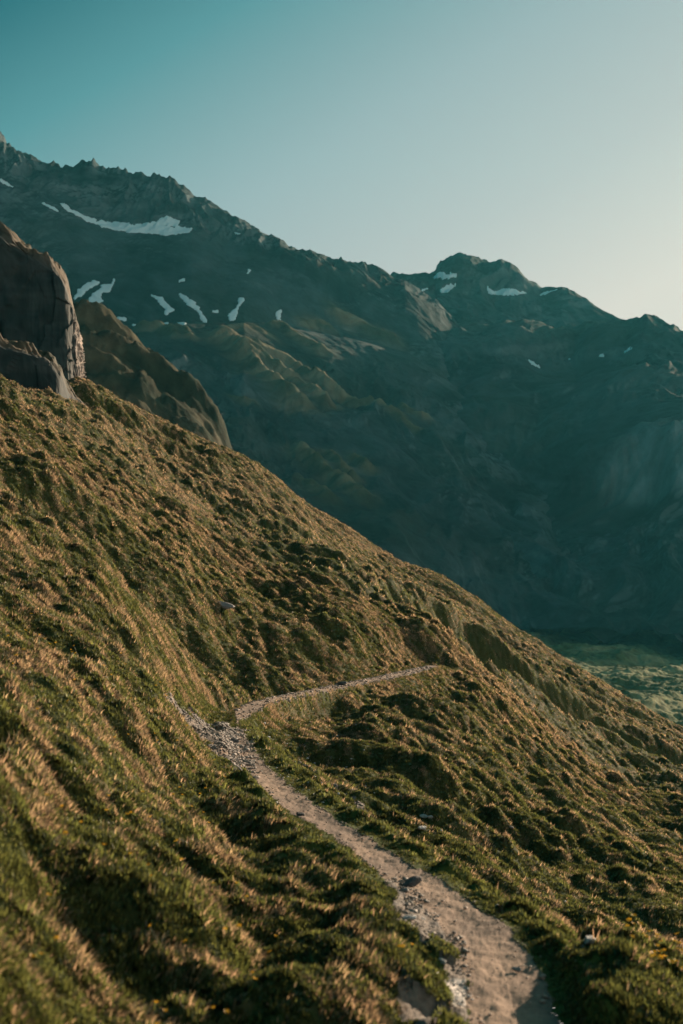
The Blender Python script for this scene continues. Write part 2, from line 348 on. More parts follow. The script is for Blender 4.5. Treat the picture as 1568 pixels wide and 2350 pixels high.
DR = np.clip(dry_and_light(Xg, Yg, U, Vv, np.maximum(q1, q3), np.where(q1 > q3, dx1, dx3)) + (np.where(q1 > .02, rr1, .3) - .5) * .75 - .8 * sstep(1.3, .3, (D - TH) / (.3 + .02 * Yg)) * (Yg < 45), 0, 1)
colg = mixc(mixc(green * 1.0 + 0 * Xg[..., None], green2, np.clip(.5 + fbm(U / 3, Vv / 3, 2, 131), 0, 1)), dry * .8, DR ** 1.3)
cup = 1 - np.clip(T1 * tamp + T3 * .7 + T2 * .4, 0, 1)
colg = mixc(colg, hollow_green, cup * .35)  # darker green in the hollows between tussocks
grass_strip = sstep(1.35, .5, (D - TH) / (.35 + .02 * Yg)) * (Yg < 40) ; colg = mixc(colg, np.array([.075, .095, .02]), grass_strip * .7)
dirtc = np.array([.33, .228, .16]); dirt2 = np.array([.19, .135, .10])
colt = mixc(dirtc + 0 * Xg[..., None], dirt2, np.clip(.5 + fbm(Xg / .6, Yg / .9, 3, 141) * 1.2, 0, 1))
cols_s = mixc(np.array([.23, .175, .13]) + 0 * Xg[..., None], np.array([.10, .09, .08]), np.clip(.5 + fbm(Xg / .12, Yg / .2, 3, 151) * 1.4, 0, 1))
whitep = inpoly(Xg, Yg, plan([(905,10.7),(940,10.3),(1035,9.1),(1090,9.1),(1095,8.6),(1040,8.3),(900,9.3)])) & scr
cols_s = np.where(whitep[..., None], np.array([.55, .50, .45]), cols_s)
CO = np.stack([Xg, Yg, Zg], -1).reshape(-1, 3); FA = grid_faces(NR, NC)
f0 = FA[:, 0]; kt = trm.ravel()[f0] & trm.ravel()[FA[:, 2]]; ks = scr.ravel()[f0] & ~kt
g_faces, t_faces, s_faces = FA[~kt & ~ks], FA[kt], FA[ks]
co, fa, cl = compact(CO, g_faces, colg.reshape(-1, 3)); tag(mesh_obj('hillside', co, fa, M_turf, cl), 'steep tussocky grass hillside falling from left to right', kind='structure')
# trail faces get a little rut relief of their own
CO2 = CO.copy(); CO2[:, 2] -= (.005 + .015 * np.clip(1 - (D / np.maximum(TH, .05)), 0, 1)).ravel() * trm.ravel()
CO2[:, 2] += (fbm(Xg / .16, Yg / .25, 5, 161, .6) * .022).ravel() * (trm | scr).ravel()
co, fa, cl = compact(CO2, t_faces, colt.reshape(-1, 3)); tag(mesh_obj('trail', co, fa, M_dirt, cl), 'narrow bare earth trail crossing the grassy hillside', kind='structure')
CO2[:, 2] += (fbm(Xg / .16, Yg / .2, 3, 171, ridge=True) * .022).ravel() * scr.ravel()
co, fa, cl = compact(CO2, s_faces, cols_s.reshape(-1, 3)); tag(mesh_obj('scree', co, fa, M_scree, cl), 'loose grey stony ground beside the trail', kind='structure')
print('hillside', time.time() - T0)

# ------------------------------------------------------------------ grass: blades in one mesh, sparser and coarser with distance
rng = np.random.default_rng(7)
nopath = (trm | scr | (D < TH * 1.0))
NPF = nopath.astype(float); DRF = DR; MX = np.maximum(T1 * tamp, T3)
def make_grass():
    COs, FS3, FS4, CL, NR_ = [], [], [], [], []; base = 0
    bands = [(3.6, 9, 2000, 9, 3), (9, 14, 1150, 8, 3), (14, 26, 480, 7, 2), (26, 50, 250, 8, 1), (50, 90, 105, 8, 1), (90, 235, 28, 5, 1)]
    for (ya, yb, rho, nb, segs) in bands:
        area = .5 * (yb * yb - ya * ya) * (1700 / F); nT = int(area * rho * 2)
        Y = np.sqrt(rng.uniform(ya * ya, yb * yb, nT)); px = rng.uniform(-70, 1640, nT)
        X = (px - CX) / F * Y
        keep = bil(NPF, cols, rows, px, Y) < .3
        Y, px, X = Y[keep], px[keep], X[keep]
        z = hz(px, Y); dr = bil(DRF, cols, rows, px, Y); tu = bil(MX, cols, rows, px, Y)
        # slope
        e = .06 + .002 * Y; zx = (hz(px + e / Y * F, Y) - z) / e
        ok = rng.uniform(0, 1, len(Y)) < np.sqrt(1 + ((hz(px, Y + e) - z) / e) ** 2 + zx ** 2) / 2.6
        Y, px, X, z, dr, tu, zx = (q_[ok] for q_ in (Y, px, X, z, dr, tu, zx))
        e = .06 + .002 * Y; zy = (hz(X / (Y + e) * F + CX, Y + e) - z) / e; nT = len(Y)
        isdry = rng.uniform(0, 1, nT) < np.clip(dr * 1.1 - .07, 0.02, .8)  # tan blades repeat the painted sunward and gully tones
        scale = 1 + (Y > 26) * .25 + (Y > 50) * .5 + (Y > 90) * 1.3
        dt, _, tht, _ = trail_field(X, Y)
        low = .5 + .5 * np.maximum(sstep(.0, .6, dt - tht), sstep(30, 45, Y))
        hgt = low * np.where(isdry, rng.uniform(.05, .12, nT), rng.uniform(.035, .085, nT)) * (.7 + .6 * tu) * scale ** .5
        tcol_g = np.array([.125, .140, .038]) * rng.uniform(.55, 1.35, (nT, 1)) * np.array([1, 1, 1]) + rng.uniform(-.012, .012, (nT, 1)) * np.array([1, .2, 0])
        tcol_d = mixc(np.array([.44, .33, .18]) + np.zeros((nT, 3)), np.array([.50, .33, .20]), rng.uniform(0, 1, nT)) * rng.uniform(.6, 1.2, (nT, 1))
        tcol = np.where(isdry[:, None], tcol_d, tcol_g)
        k = np.repeat(np.arange(nT), nb); m = len(k)
        r = (.035 + .03 * isdry[k]) * scale[k] * np.sqrt(rng.uniform(0, 1, m)); a = rng.uniform(0, 2 * np.pi, m)
        ox, oy = r * np.cos(a), r * np.sin(a)
        bz = z[k] + zx[k] * ox - .01
        h = hgt[k] * rng.uniform(.55, 1.2, m)
        # lean: outwards plus downhill, dry grass hangs over
        lx = .7 * np.cos(a) * rng.uniform(.2, 1, m) + np.where(isdry[k], .6, .2); ly = .7 * np.sin(a) * rng.uniform(.2, 1, m) + .12
        ln = np.hypot(lx, ly); wdt = np.where(isdry[k], .0032, .0040) * (1 + Y[k] / 14.) * rng.uniform(.7, 1.3, m)
        sa = a + np.pi / 2 + rng.uniform(-.9, .9, m); sx, sy = np.cos(sa) * wdt, np.sin(sa) * wdt
        bx, by = X[k] + ox, Y[k] + oy
        c = np.clip(tcol[k] * rng.uniform(.75, 1.25, (m, 1)), .004, .8)
        lv = []
        droop = np.where(isdry[k], .75, .35)
        for q in range(segs + 1):
            t = q / segs
            cxp = bx + lx * h * (t ** 1.5) * .8; cyp = by + ly * h * (t ** 1.5) * .8; czp = bz + h * (t - droop * .55 * t * t * ln)
            wq = 1 - .55 * t
            if q < segs: lv += [np.stack([cxp - sx * wq, cyp - sy * wq, czp], -1), np.stack([cxp + sx * wq, cyp + sy * wq, czp], -1)]
            else: lv += [np.stack([cxp, cyp, czp], -1)]
        vv = np.stack(lv, 1); nv = vv.shape[1]                          # (m, nv, 3)
        ids = base + np.arange(m)[:, None] * nv
        for q in range(segs - 1): FS4.append(np.concatenate([ids + 2 * q, ids + 2 * q + 1, ids + 2 * q + 3, ids + 2 * q + 2], 1))
        q = segs - 1; FS3.append(np.concatenate([ids + 2 * q, ids + 2 * q + 1, ids + 2 * q + 2], 1))
        nn_ = np.stack([-zx[k], -zy[k], np.ones(m)], -1); nn_ /= np.linalg.norm(nn_, axis=1)[:, None]; nn_ = nn_ + rng.normal(0, .28, (m, 3)); nn_ /= np.linalg.norm(nn_, axis=1)[:, None]
        NR_.append(np.repeat(nn_[:, None], nv, 1).reshape(-1, 3))
        COs.append(vv.reshape(-1, 3)); cc = np.repeat(c[:, None], nv, 1); CL.append(cc.reshape(-1, 3)); base += m * nv
    co = np.concatenate(COs); print('grass verts', len(co))
    o = mesh_obj('grass', co, [np.concatenate(FS4), np.concatenate(FS3)], M_grass, np.concatenate(CL), smooth=False)
    at = o.data.attributes.new('nrm', 'FLOAT_VECTOR', 'POINT'); at.data.foreach_set('vector', np.concatenate(NR_).astype(np.float32).ravel())
    tag(o, 'green and dry tan mountain grass growing in tussocks', 'grass', kind='stuff')
make_grass()
print('grass', time.time() - T0)

# ------------------------------------------------------------------ far landforms: each lofted through traced lines (px, py, Y), near to far
def loft(curves, pxs, nrow, ease=True):
    ys, vs = [], []
    for c in curves:
        c = np.array(sorted(c), float); ys.append(np.interp(pxs, c[:, 0], c[:, 2])); vs.append((CY - np.interp(pxs, c[:, 0], c[:, 1])) / F)
    Yr, Zr = [], []
    for k in range(len(curves) - 1):
        nn = nrow[k]
        for q in range(nn + (k == len(curves) - 2)):
            t = q / nn; Yk = ys[k] * (1 - t) + ys[k + 1] * t; z = vs[k] * ys[k] * (1 - t) + vs[k + 1] * ys[k + 1] * t
            Yr.append(Yk); Zr.append(z)
    Y = np.array(Yr); Z = np.array(Zr)
    return np.broadcast_to(pxs, Y.shape), Y, Z
def smooth_rows(Z, keep, k=6):
    n0 = len(Z); o = Z.copy()
    for i in range(n0):
        kk = min(k, i, n0 - 1 - i, *(abs(i - q) for q in keep)) if keep else min(k, i, n0 - 1 - i)
        if kk > 0: o[i] = Z[i - kk:i + kk + 1].mean(0)
    return o
def land(name, PX, Y, Z, mat, col, label, kind='structure'):
    X = (PX - CX) / F * Y; co = np.stack([X, Y, Z], -1).reshape(-1, 3)
    return tag(mesh_obj(name, co, grid_faces(*Y.shape), mat, col.reshape(-1, 3)), label, kind=kind)
rockA = np.array([.010, .019, .022]); rockB = np.array([.046, .064, .068]); alpdry = np.array([.034, .041, .030])

# main mountain, left
crestM = [(-900,260,2240),(-400,250,2220),(-120,240,2210),(-20,290,2200),(0,305,2200),(10,312,2200),(16,330,2200),(40,345,2190),(70,355,2190),(90,368,2190),(115,372,2190),(140,387,2190),(165,383,2190),(185,378,2190),
 (196,368,2190),(212,368,2190),(225,380,2190),(245,384,2190),(262,385,2190),(290,390,2190),(307,404,2190),(325,399,2190),(345,402,2190),(360,402,2190),(395,410,2190),(425,425,2190),(445,446,2190),(470,456,2190),(510,480,2190),
 (545,500,2190),(565,510,2190),(600,533,2200),(640,549,2210),(655,558,2220),(662,567,2220),(700,578,2230),(740,588,2240),(800,601,2260),(838,607,2270),(865,615,2280),(890,632,2290),(905,642,2290),(930,650,2290),(960,666,2290),(1010,704,2295),(1100,800,2280),(1200,918,2210),(1320,1045,2080),(1450,1195,1900),(1568,1330,1700),(1900,1500,1300)]
c4 = [(-900,400,2040),(-400,385,2040),(0,415,2040),(60,440,2040),(140,470,2040),(200,505,2040),(260,525,2040),(340,532,2040),(440,535,2040),(520,560,2070),(600,580,2090),(700,600,2130),(800,620,2180),(905,660,2220),(930,666,2220),(960,683,2222),(1010,722,2228),(1100,820,2210),(1200,938,2150),(1320,1066,2010),(1450,1215,1820),(1568,1345,1650),(1900,1510,1280)]
c3 = [(-900,760,1800),(0,750,1800),(200,742,1800),(440,742,1810),(560,740,1820),(660,745,1830),(760,770,1850),(860,790,1880),(940,810,1900),(1010,850,1880),(1100,930,1840),(1200,1020,1780),(1320,1130,1700),(1450,1265,1600),(1568,1370,1500),(1900,1520,1250)]
c2 = [(-900,800,1700),(0,780,1700),(200,760,1700),(440,752,1720),(560,744,1740),(660,752,1750),(760,776,1760),(860,797,1780),(940,830,1780),(1010,880,1760),(1100,960,1720),(1200,1050,1660),(1320,1160,1600),(1450,1290,1520),(1568,1385,1440),(1900,1530,1200)]
c1 = [(-900,1500,900),(0,1500,950),(600,1480,1020),(900,1460,1080),(1180,1442,1230),(1400,1462,1180),(1568,1486,1120),(1900,1560,1000)]
c6 = [(-900,900,3200),(0,700,3200),(900,1000,3200),(1568,1700,2300),(1900,1700,1700)]
def shiftY(c, d): return [(a_, b_, y_ + d * float(np.interp(a_, [520, 680, 930, 1250], [0, 1, 1, 0]))) for a_, b_, y_ in c]
crestM, c4, c3, c2 = shiftY(crestM, -60), shiftY(c4, -70), shiftY(c3, 100), shiftY(c2, 110)
pxM = np.concatenate([np.arange(-900, -30, 12), np.arange(-30, 1600, 2.2), np.arange(1605, 1900, 14)])
PX, Y, Z = loft([c1, c2, c3, c4, crestM, c6], pxM, [430, 24, 230, 110, 12])
kc_ = 430 + 24 + 230 + 110
Z = smooth_rows(Z, [kc_], 9); Zplain = Z.copy()
X = (PX - CX) / F * Y
row = np.arange(len(Y))[:, None] + 0 * Y
nearc = 1 - np.exp(-((row - kc_) / 16.) ** 2)
rx = X + fbm(X / 160, Y / 160, 3, 201) * 70; ry = Y + fbm(X / 160, Y / 160, 3, 203) * 70
gull = fbm(rx / 75, ry / 260 + Z / 500, 5, 211, ridge=True)
low = sstep(430, 330, row) ; hi = sstep(430 + 24 + 200, kc_ - 60, row)
low2 = low * (1 - .75 * sstep(850, 1100, PX)); Z = Z + (gull * 10 * (.35 + .9 * low) + fbm(rx / 240, ry / 240, 3, 221) * 26 * low2 * sstep(0, 100, row) + fbm(rx / 22, ry / 22, 4, 231) * 6) * nearc * (.55 + .45 * low)
Z = Z + fbm(rx / 26, ry / 60 + Z / 60, 4, 241, ridge=True) * 13 * hi * nearc
Z = Z + fbm(X / 13., Y / 200, 4, 251, ridge=True) * np.interp(PX, [0, 350, 450, 700, 900], [9, 8, 4.5, 3, 2]) * np.exp(-((row - kc_) / 12.) ** 2)
# grassy spurs: rounded ridges raised out of the mountain along lines traced from the photograph
RIB_LIT = np.zeros(Z.shape)  # mask of the ribs' paler grass tint, their sunlight put into the colour
def ridge(X, Y, Z, pts, w, slope, SP, seed, nz=1., right=2.2):
    p = np.array(pts, float); rX = (p[:, 0] - CX) / F * p[:, 2]; rY = p[:, 2]; rZ = (CY - p[:, 1]) / F * p[:, 2]
    q = np.linspace(0, len(p) - 1, 90); qx, qy, qz = (smooth(np.interp(q, np.arange(len(p)), a_), 3) for a_ in (rX, rY, rZ))
    best = np.full(Z.shape, -1e9); top = np.zeros(Z.shape)
    u = (X * .93 + Y * .36); v = (-X * .36 + Y * .93); ns = (fbm(u / (3.2 * w), v / (.9 * w), 4, seed) * .55 * w + fbm(u / w, v / (.22 * w), 4, seed + 3) * .12 * w) * nz
    for a_, b_, c_ in zip(qx, qy, qz):
        dx_ = X - a_; d = np.hypot(np.where(dx_ > 0, dx_ * right, dx_), np.where(Y > b_, (Y - b_) * 2.0, Y - b_)); cand = c_ - slope * (np.sqrt(d * d + w * w) - w) * (1 + d / (5 * w))
        top = np.where(cand > best, c_, top); best = np.maximum(best, cand)
    best = best + ns * np.clip((best.max() - best) / (w * .5), .12, 1)
    k = w * .12; m_ = np.maximum(Z, best); Zn = m_ + k * np.exp(-np.abs(Z - best) / k) * .5
    return Zn, np.maximum(SP, sstep(-w * .15, w * .1, best - Z) * (1 - sstep(.9 * w, 2.2 * w, top - best)))
PYm = CY - Zplain / Y * F; mono = np.minimum.accumulate(PYm, 0)
def on_face(px, py):
    j = int(np.argmin(np.abs(pxM - px))); k = np.nonzero(mono[:, j] <= py)[0]; i = int(k[0]) if len(k) else len(Y) - 1
    return X[i, j], Y[i, j]
uu = X * .93 + Y * .36; vv_ = -X * .36 + Y * .93
stk = fbm(uu / 30, vv_ / 6, 4, 291)
for pts, w, h in [
    ([(530,748),(566,746),(592,753),(612,764)], 9, 1.5),
    ([(512,775),(543,789),(574,823),(598,849),(613,865),(626,880),(650,896),(665,907),(678,917),(691,921)], 15, 10),
    ([(574,792),(618,802),(645,815),(665,824),(678,836),(702,852),(717,861)], 10, 6),
    ([(600,818),(639,839),(665,860),(691,880),(712,893),(733,906),(743,914)], 13, 8),
    ([(735,868),(770,888),(796,901),(822,909),(850,918)], 10, 7),
    ([(626,750),(650,754),(665,771),(691,784),(717,797),(735,808)], 9, 6),
    ([(700,752),(717,751),(741,755),(757,765)], 9, 6),
    ([(772,722),(806,740),(822,750),(842,761),(870,775),(905,785)], 11, 7),
    ([(540,899),(560,905),(575,909)], 6, 3),
    ([(695,1028),(720,1045),(760,1080),(800,1108),(832,1130)], 11, 9),
    ([(757,1030),(785,1052),(808,1080)], 8, 6), ([(812,1040),(845,1065)], 7, 4), ([(712,1112),(735,1128),(752,1142)], 9, 6),
    ([(860,930),(890,945),(920,965),(950,985)], 7, 4), ([(930,935),(955,955),(975,965)], 6, 3),
    ([(325,756),(360,757),(385,765),(402,776)], 8, 5), ([(405,760),(425,768),(436,776)], 7, 4)]:
    q = np.array([on_face(*p) for p in pts]); t_ = np.linspace(0, len(q) - 1, 50); qx = smooth(np.interp(t_, np.arange(len(q)), q[:, 0]), 2); qy = smooth(np.interp(t_, np.arange(len(q)), q[:, 1]), 4)
    d2_ = np.full(Z.shape, 1e9)
    for a_, b_ in zip(qx, qy): d2_ = np.minimum(d2_, (X - a_) ** 2 + (Y - b_) ** 2)
    g = np.exp(-d2_ / w ** 2); Z = Z + h * 1.5 * g * (1 + .25 * stk) + stk * 3.2 * np.exp(-d2_ / (2.2 * w) ** 2)
    RIB_LIT = np.maximum(RIB_LIT, np.exp(-d2_ / (1.5 * w) ** 2))
def steep(X, Y, Z):
    gz = np.gradient(Z, axis=0) / np.maximum(np.abs(np.gradient(Y, axis=0)), .2); gx = np.gradient(Z, axis=1) / np.maximum(np.abs(np.gradient(X, axis=1)), .2)
    return np.hypot(gz, gx)
c = np.clip(.42 + fbm(rx / 90, ry / 90, 5, 261, .62) * 1.1 + gull * .45, 0, 1)
col = mixc(rockA + 0 * Z[..., None], rockB, c)
col = mixc(col, np.array([.095, .12, .125]), sstep(.75, 1.5, steep(X, Y, Z)) * np.clip(.5 + fbm(X / 60, Z / 25, 4, 265) * 1.6, 0, 1))
gz = np.clip(.35 + fbm(X / 140, Y / 140, 4, 271) * 1.6 - .9 * sstep(430, 600, row) , 0, 1); col = mixc(col, alpdry, gz * .6); col = mixc(col, mixc(np.array([.06, .06, .032]) + 0 * Z[..., None], np.array([.21, .165, .10]), np.clip(.5 + fbm((X * .93 + Y * .36) / 70, (Y * .93 - X * .36) / 18, 4, 281) * 1.6, 0, 1)), RIB_LIT)  # ribs get brighter grass, standing in for sunlight
MT = dict(PX=PX.copy(), Y=Y.copy(), Z=Z.copy(), row=row)
land('mountain', PX, Y, Z, M_mount, col, 'dark craggy mountain with a jagged ridge and snow in its hollows')

# far mountain, right, with the rounded rocky peak
crestF = [(700,760,2750),(860,690,2750),(880,652,2750),(905,638,2750),(925,638,2750),(960,631,2750),(972,628,2750),(985,626,2750),(1000,618,2750),(1003,608,2750),(1012,600,2750),(1030,592,2750),(1050,585,2750),(1062,582,2750),(1085,586,2750),(1108,594,2750),(1125,603,2750),(1138,608,2750),(1152,604,2740),(1170,607,2730),(1190,622,2720),
 (1210,642,2700),(1228,655,2700),(1243,662,2680),(1262,660,2650),(1290,657,2620),(1305,663,2600),(1330,678,2580),(1350,688,2550),(1364,699,2530),(1400,720,2500),(1440,739,2450),(1480,748,2400),(1520,752,2350),(1532,757,2350),(1568,770,2330),(1700,810,2300),(1900,850,2250),(2300,900,2200),(3000,960,2100),(3900,980,2000),(5200,980,1900)]
d2 = [(700,850,2100),(900,760,2150),(1000,790,2150),(1100,790,2150),(1200,800,2120),(1320,830,2100),(1420,800,2080),(1500,775,2100),(1568,790,2080),(1700,880,2050),(1900,990,2050),(3900,1060,2000),(5200,1060,1850)]
d1 = [(700,1120,1560),(900,1080,1600),(1100,1060,1620),(1250,1050,1620),(1400,1010,1560),(1480,985,1540),(1568,965,1500),(1750,1090,1450),(1900,1180,1450),(2400,1240,1500),(3900,1250,1600),(5200,1250,1500)]
d0b = [(700,1150,1540),(900,1110,1570),(1100,1100,1580),(1250,1110,1570),(1400,1135,1500),(1480,1140,1480),(1568,1130,1440),(1900,1190,1400),(2400,1260,1450),(3900,1300,1500),(5200,1300,1450)]
d0 = [(700,1520,1250),(1180,1446,1240),(1400,1466,1190),(1568,1488,1130),(1900,1500,1120),(3900,1480,1100),(5200,1480,1100)]
d6 = [(700,1500,3500),(1568,1500,3500),(5200,1500,3000)]
pxF = np.concatenate([np.arange(700, 860, 8), np.arange(860, 1600, 2.2), np.arange(1605, 2200, 12), np.arange(2200, 5200, 60)])
PX, Y, Z = loft([d0, d0b, d1, d2, crestF, d6], pxF, [200, 60, 160, 150, 12])
kf = 200 + 60 + 160 + 150; Z = smooth_rows(Z, [kf], 8)
X = (PX - CX) / F * Y; row = np.arange(len(Y))[:, None] + 0 * Y; nearc = 1 - np.exp(-((row - kf) / 14.) ** 2)
rx = X + fbm(X / 190, Y / 190, 3, 301) * 80; ry = Y + fbm(X / 190, Y / 190, 3, 303) * 80
Z = Z + (fbm(rx / 110, ry / 380, 5, 311, ridge=True) * 24 + fbm(rx / 300, ry / 300, 3, 321) * 50 * sstep(0, 60, row) + fbm(rx / 26, ry / 26, 4, 331) * 9) * nearc * .8 * (1 - .75 * sstep(1590, 1800, PX))
cb = sstep(190, 215, row) * (1 - sstep(255, 275, row))
Z = Z + fbm(rx / 30, ry / 300, 4, 341, ridge=True) * 14 * cb
Z = Z + fbm(X / 16., Y / 200, 4, 351, ridge=True) * np.interp(PX, [880, 1010, 1200, 1400], [2, 6, 5, 1.5]) * np.exp(-((row - kf) / 10.) ** 2)
c = np.clip(.42 + fbm(rx / 110, ry / 110, 5, 361, .62) * 1.1 + fbm(rx / 110, ry / 380, 5, 311, ridge=True) * .5, 0, 1)
col = mixc(rockA + 0 * Z[..., None], rockB, c); col = mixc(col, np.array([.095, .12, .125]), sstep(.7, 1.5, steep(X, Y, Z)) * np.clip(.5 + fbm(X / 60, Z / 25, 4, 365) * 1.6, 0, 1)); col = mixc(col, np.array([.36, .38, .37]), cb * sstep(1330, 1450, PX) * np.clip(.7 + fbm(rx / 40, ry / 40, 3, 371), 0, 1))
gz = np.clip(.4 + fbm(X / 170, Y / 170, 4, 381) * 1.5, 0, 1); col = mixc(col, alpdry, gz * .45)
MF = dict(PX=PX.copy(), Y=Y.copy(), Z=Z.copy(), row=row)
land('far_mountain', PX, Y, Z, M_mount, col, 'hazy mountain on the right with a blunt rocky summit')

# valley floor
pxV = np.concatenate([np.arange(-900, 1000, 40), np.arange(1000, 1620, 2.5), np.arange(1640, 5200, 60)])
v0 = [(-900,2300,330),(900,2300,330),(1568,2330,330),(5200,2400,330)]
v1 = [(-900,1640,700),(1180,1640,700),(1568,1690,640),(5200,1800,600)]
v2 = [(-900,1440,1300),(1180,1434,1330),(1300,1441,1320),(1400,1452,1310),(1568,1470,1280),(2500,1500,1200),(5200,1560,1100)]
v3 = [(-900,1400,1700),(5200,1400,1700)]
PX, Y, Z = loft([v0, v1, v2, v3], pxV, [30, 330, 6]); X = (PX - CX) / F * Y
Z = Z + fbm(X / 90 + Y / 300, Y / 45 - X / 200, 4, 401) * 5 + fbm(X / 20, Y / 11 - X / 40, 4, 411) * 3 + fbm(X / 6, Y / 4, 3, 421) * 2.2 - np.abs(fbm(X / 60 - Y / 90, Y / 200, 3, 431)) * 14
c = np.clip(.5 + fbm(X / 40, Y / 25 - X / 60, 4, 441) * 1.5, 0, 1)
col = mixc(np.array([.075, .10, .035]) + 0 * Z[..., None], np.array([.21, .21, .10]), c)
land('valley_floor', PX, Y, Z, M_valley, col, 'sunlit green valley floor below the hillside at right')

# the nearer grassy spur beside the cliff
def near_spur():
    gx = np.arange(-330, 40, .8); gy = np.arange(380, 760, 1.1); X, Y = np.meshgrid(gx, gy); Z = np.full(X.shape, -150.)
    Z, SP = ridge(X, Y, Z, [(-100,690,650),(60,742,645),(150,724,640),(195,717,640),(235,727,640),(272,744,640),(305,775,640),(345,812,640),(385,846,641),(420,868,642),(445,886,644),(462,902,646)], 12, .5, np.zeros(X.shape), 600, .5, 3.)
    Z = Z + fbm((X * .93 + Y * .36) / 24, (Y * .93 - X * .36) / 6, 4, 610) * 5 + fbm((X * .93 + Y * .36) / 40, (Y * .93 - X * .36) / 14, 3, 612) * 6 + fbm(X / 6, Y / 9, 4, 613) * 3.4 + fbm(X / 1.8, Y / 2.4, 3, 614) * 1.2
    col = mixc(np.array([.026, .034, .020]) + 0 * Z[..., None], np.array([.080, .070, .042]), np.clip(.5 + fbm((X * .93 + Y * .36) / 30, (Y * .93 - X * .36) / 8, 4, 620) * 1.6, 0, 1))
    tag(mesh_obj('grassy_spur', np.stack([X, Y, Z], -1).reshape(-1, 3), grid_faces(*Y.shape), M_valley, col.reshape(-1, 3)), 'rounded grassy spur lit along its crest beside the cliff', kind='structure')
near_spur()
# ------------------------------------------------------------------ cliffs at the left: plan profile with a steep wall towards the camera and a rounded grassy top
def outcrop(name, crest, base, pxr, label, seed, wall=6., Yb=250., nr=220, ycurl=None):
    pxs = np.concatenate([np.arange(pxr[0], 60, 6), np.arange(60, pxr[1] - 34, 1.5), np.arange(pxr[1] - 34, pxr[1] + .1, .5)])
    cp = np.array(sorted(crest), float); bp = np.array(sorted(base), float)
    top = (CY - np.interp(pxs, cp[:, 0], cp[:, 1])) / F; bot = (CY - np.interp(pxs, bp[:, 0], bp[:, 1])) / F
    Yc = np.interp(pxs, cp[:, 0], cp[:, 2])
    rowsY, rowsZ = [], []
    prof = [(-1., -.25), (-.96, 0), (-.86, .35), (-.78, .62), (-.70, .85), (-.55, .94), (0, 1.0), (.5, .95), (1.4, .55), (2.4, -.1)]
    pt = np.linspace(0, len(prof) - 1, nr); pr = np.array(prof)
    for t in pt:
        a = np.interp(t, np.arange(len(prof)), pr[:, 0]); b = np.interp(t, np.arange(len(prof)), pr[:, 1])
        Yk = Yc + a * wall * 3; rowsY.append(Yk); rowsZ.append(bot * Yc + (top - bot) * Yc * b)
    Y = np.array(rowsY); Z = np.array(rowsZ); PX = np.broadcast_to(pxs, Y.shape)
    X = (PX - CX) / F * Y
    face = np.interp(pt, [0, 1, 4, 5, 6], [1, 1, 1, .3, .05])[:, None]
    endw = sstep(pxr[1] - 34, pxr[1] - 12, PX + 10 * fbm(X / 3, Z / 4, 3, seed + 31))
    st = fbm((X + Y * .5) / 1.1, Z / 9, 4, seed, ridge=True); Y = Y - (st * (.12 + 1.5 * endw) + fbm((X + Y * .4) / 11, Z / 12, 3, seed + 3) * 2.2) * face * (1 - .3 * endw)
    X = X + (fbm(Y / .9, Z / 7, 4, seed + 7, ridge=True) * 1.3) * endw * face
    wd_, _, _, wr_ = worley(X + Z * .2, Z * .7, 2.6, seed + 40); Y = Y - (wr_ * 1.3) * face; Z = Z + fbm(X / 3.2, Y / 2.2, 4, seed + 11, .6) * 1.6 * (1 - face * .6) + fbm(X / .7, Y / .7, 3, seed + 12) * .7 * (1 - face)
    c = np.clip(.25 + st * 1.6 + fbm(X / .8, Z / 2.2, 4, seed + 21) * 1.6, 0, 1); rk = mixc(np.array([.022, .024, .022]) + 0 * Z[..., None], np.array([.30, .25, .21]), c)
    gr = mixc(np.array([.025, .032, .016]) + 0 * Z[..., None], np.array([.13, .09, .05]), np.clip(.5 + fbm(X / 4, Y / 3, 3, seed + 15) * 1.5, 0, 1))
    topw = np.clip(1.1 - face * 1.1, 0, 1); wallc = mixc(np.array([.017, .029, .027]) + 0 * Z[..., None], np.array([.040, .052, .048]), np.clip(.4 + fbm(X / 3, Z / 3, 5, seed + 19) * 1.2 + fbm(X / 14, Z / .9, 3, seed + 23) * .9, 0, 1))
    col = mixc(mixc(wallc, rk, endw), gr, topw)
    co = np.stack([X, Y, Z], -1).reshape(-1, 3)
    return tag(mesh_obj(name, co, grid_faces(*Y.shape), M_cliff, col.reshape(-1, 3)), label, kind='structure')
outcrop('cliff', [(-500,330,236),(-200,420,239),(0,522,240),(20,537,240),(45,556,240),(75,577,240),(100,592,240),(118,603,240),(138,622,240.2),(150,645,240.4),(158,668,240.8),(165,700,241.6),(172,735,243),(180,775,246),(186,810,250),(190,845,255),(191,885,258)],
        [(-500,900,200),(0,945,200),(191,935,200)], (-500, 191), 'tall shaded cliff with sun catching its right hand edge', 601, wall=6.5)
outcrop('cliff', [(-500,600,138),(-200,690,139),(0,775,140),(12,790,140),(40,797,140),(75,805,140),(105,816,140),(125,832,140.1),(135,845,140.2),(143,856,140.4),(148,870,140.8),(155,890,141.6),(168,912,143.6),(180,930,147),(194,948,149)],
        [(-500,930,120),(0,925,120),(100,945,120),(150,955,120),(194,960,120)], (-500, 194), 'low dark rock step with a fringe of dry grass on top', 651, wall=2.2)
print('landforms', time.time() - T0)

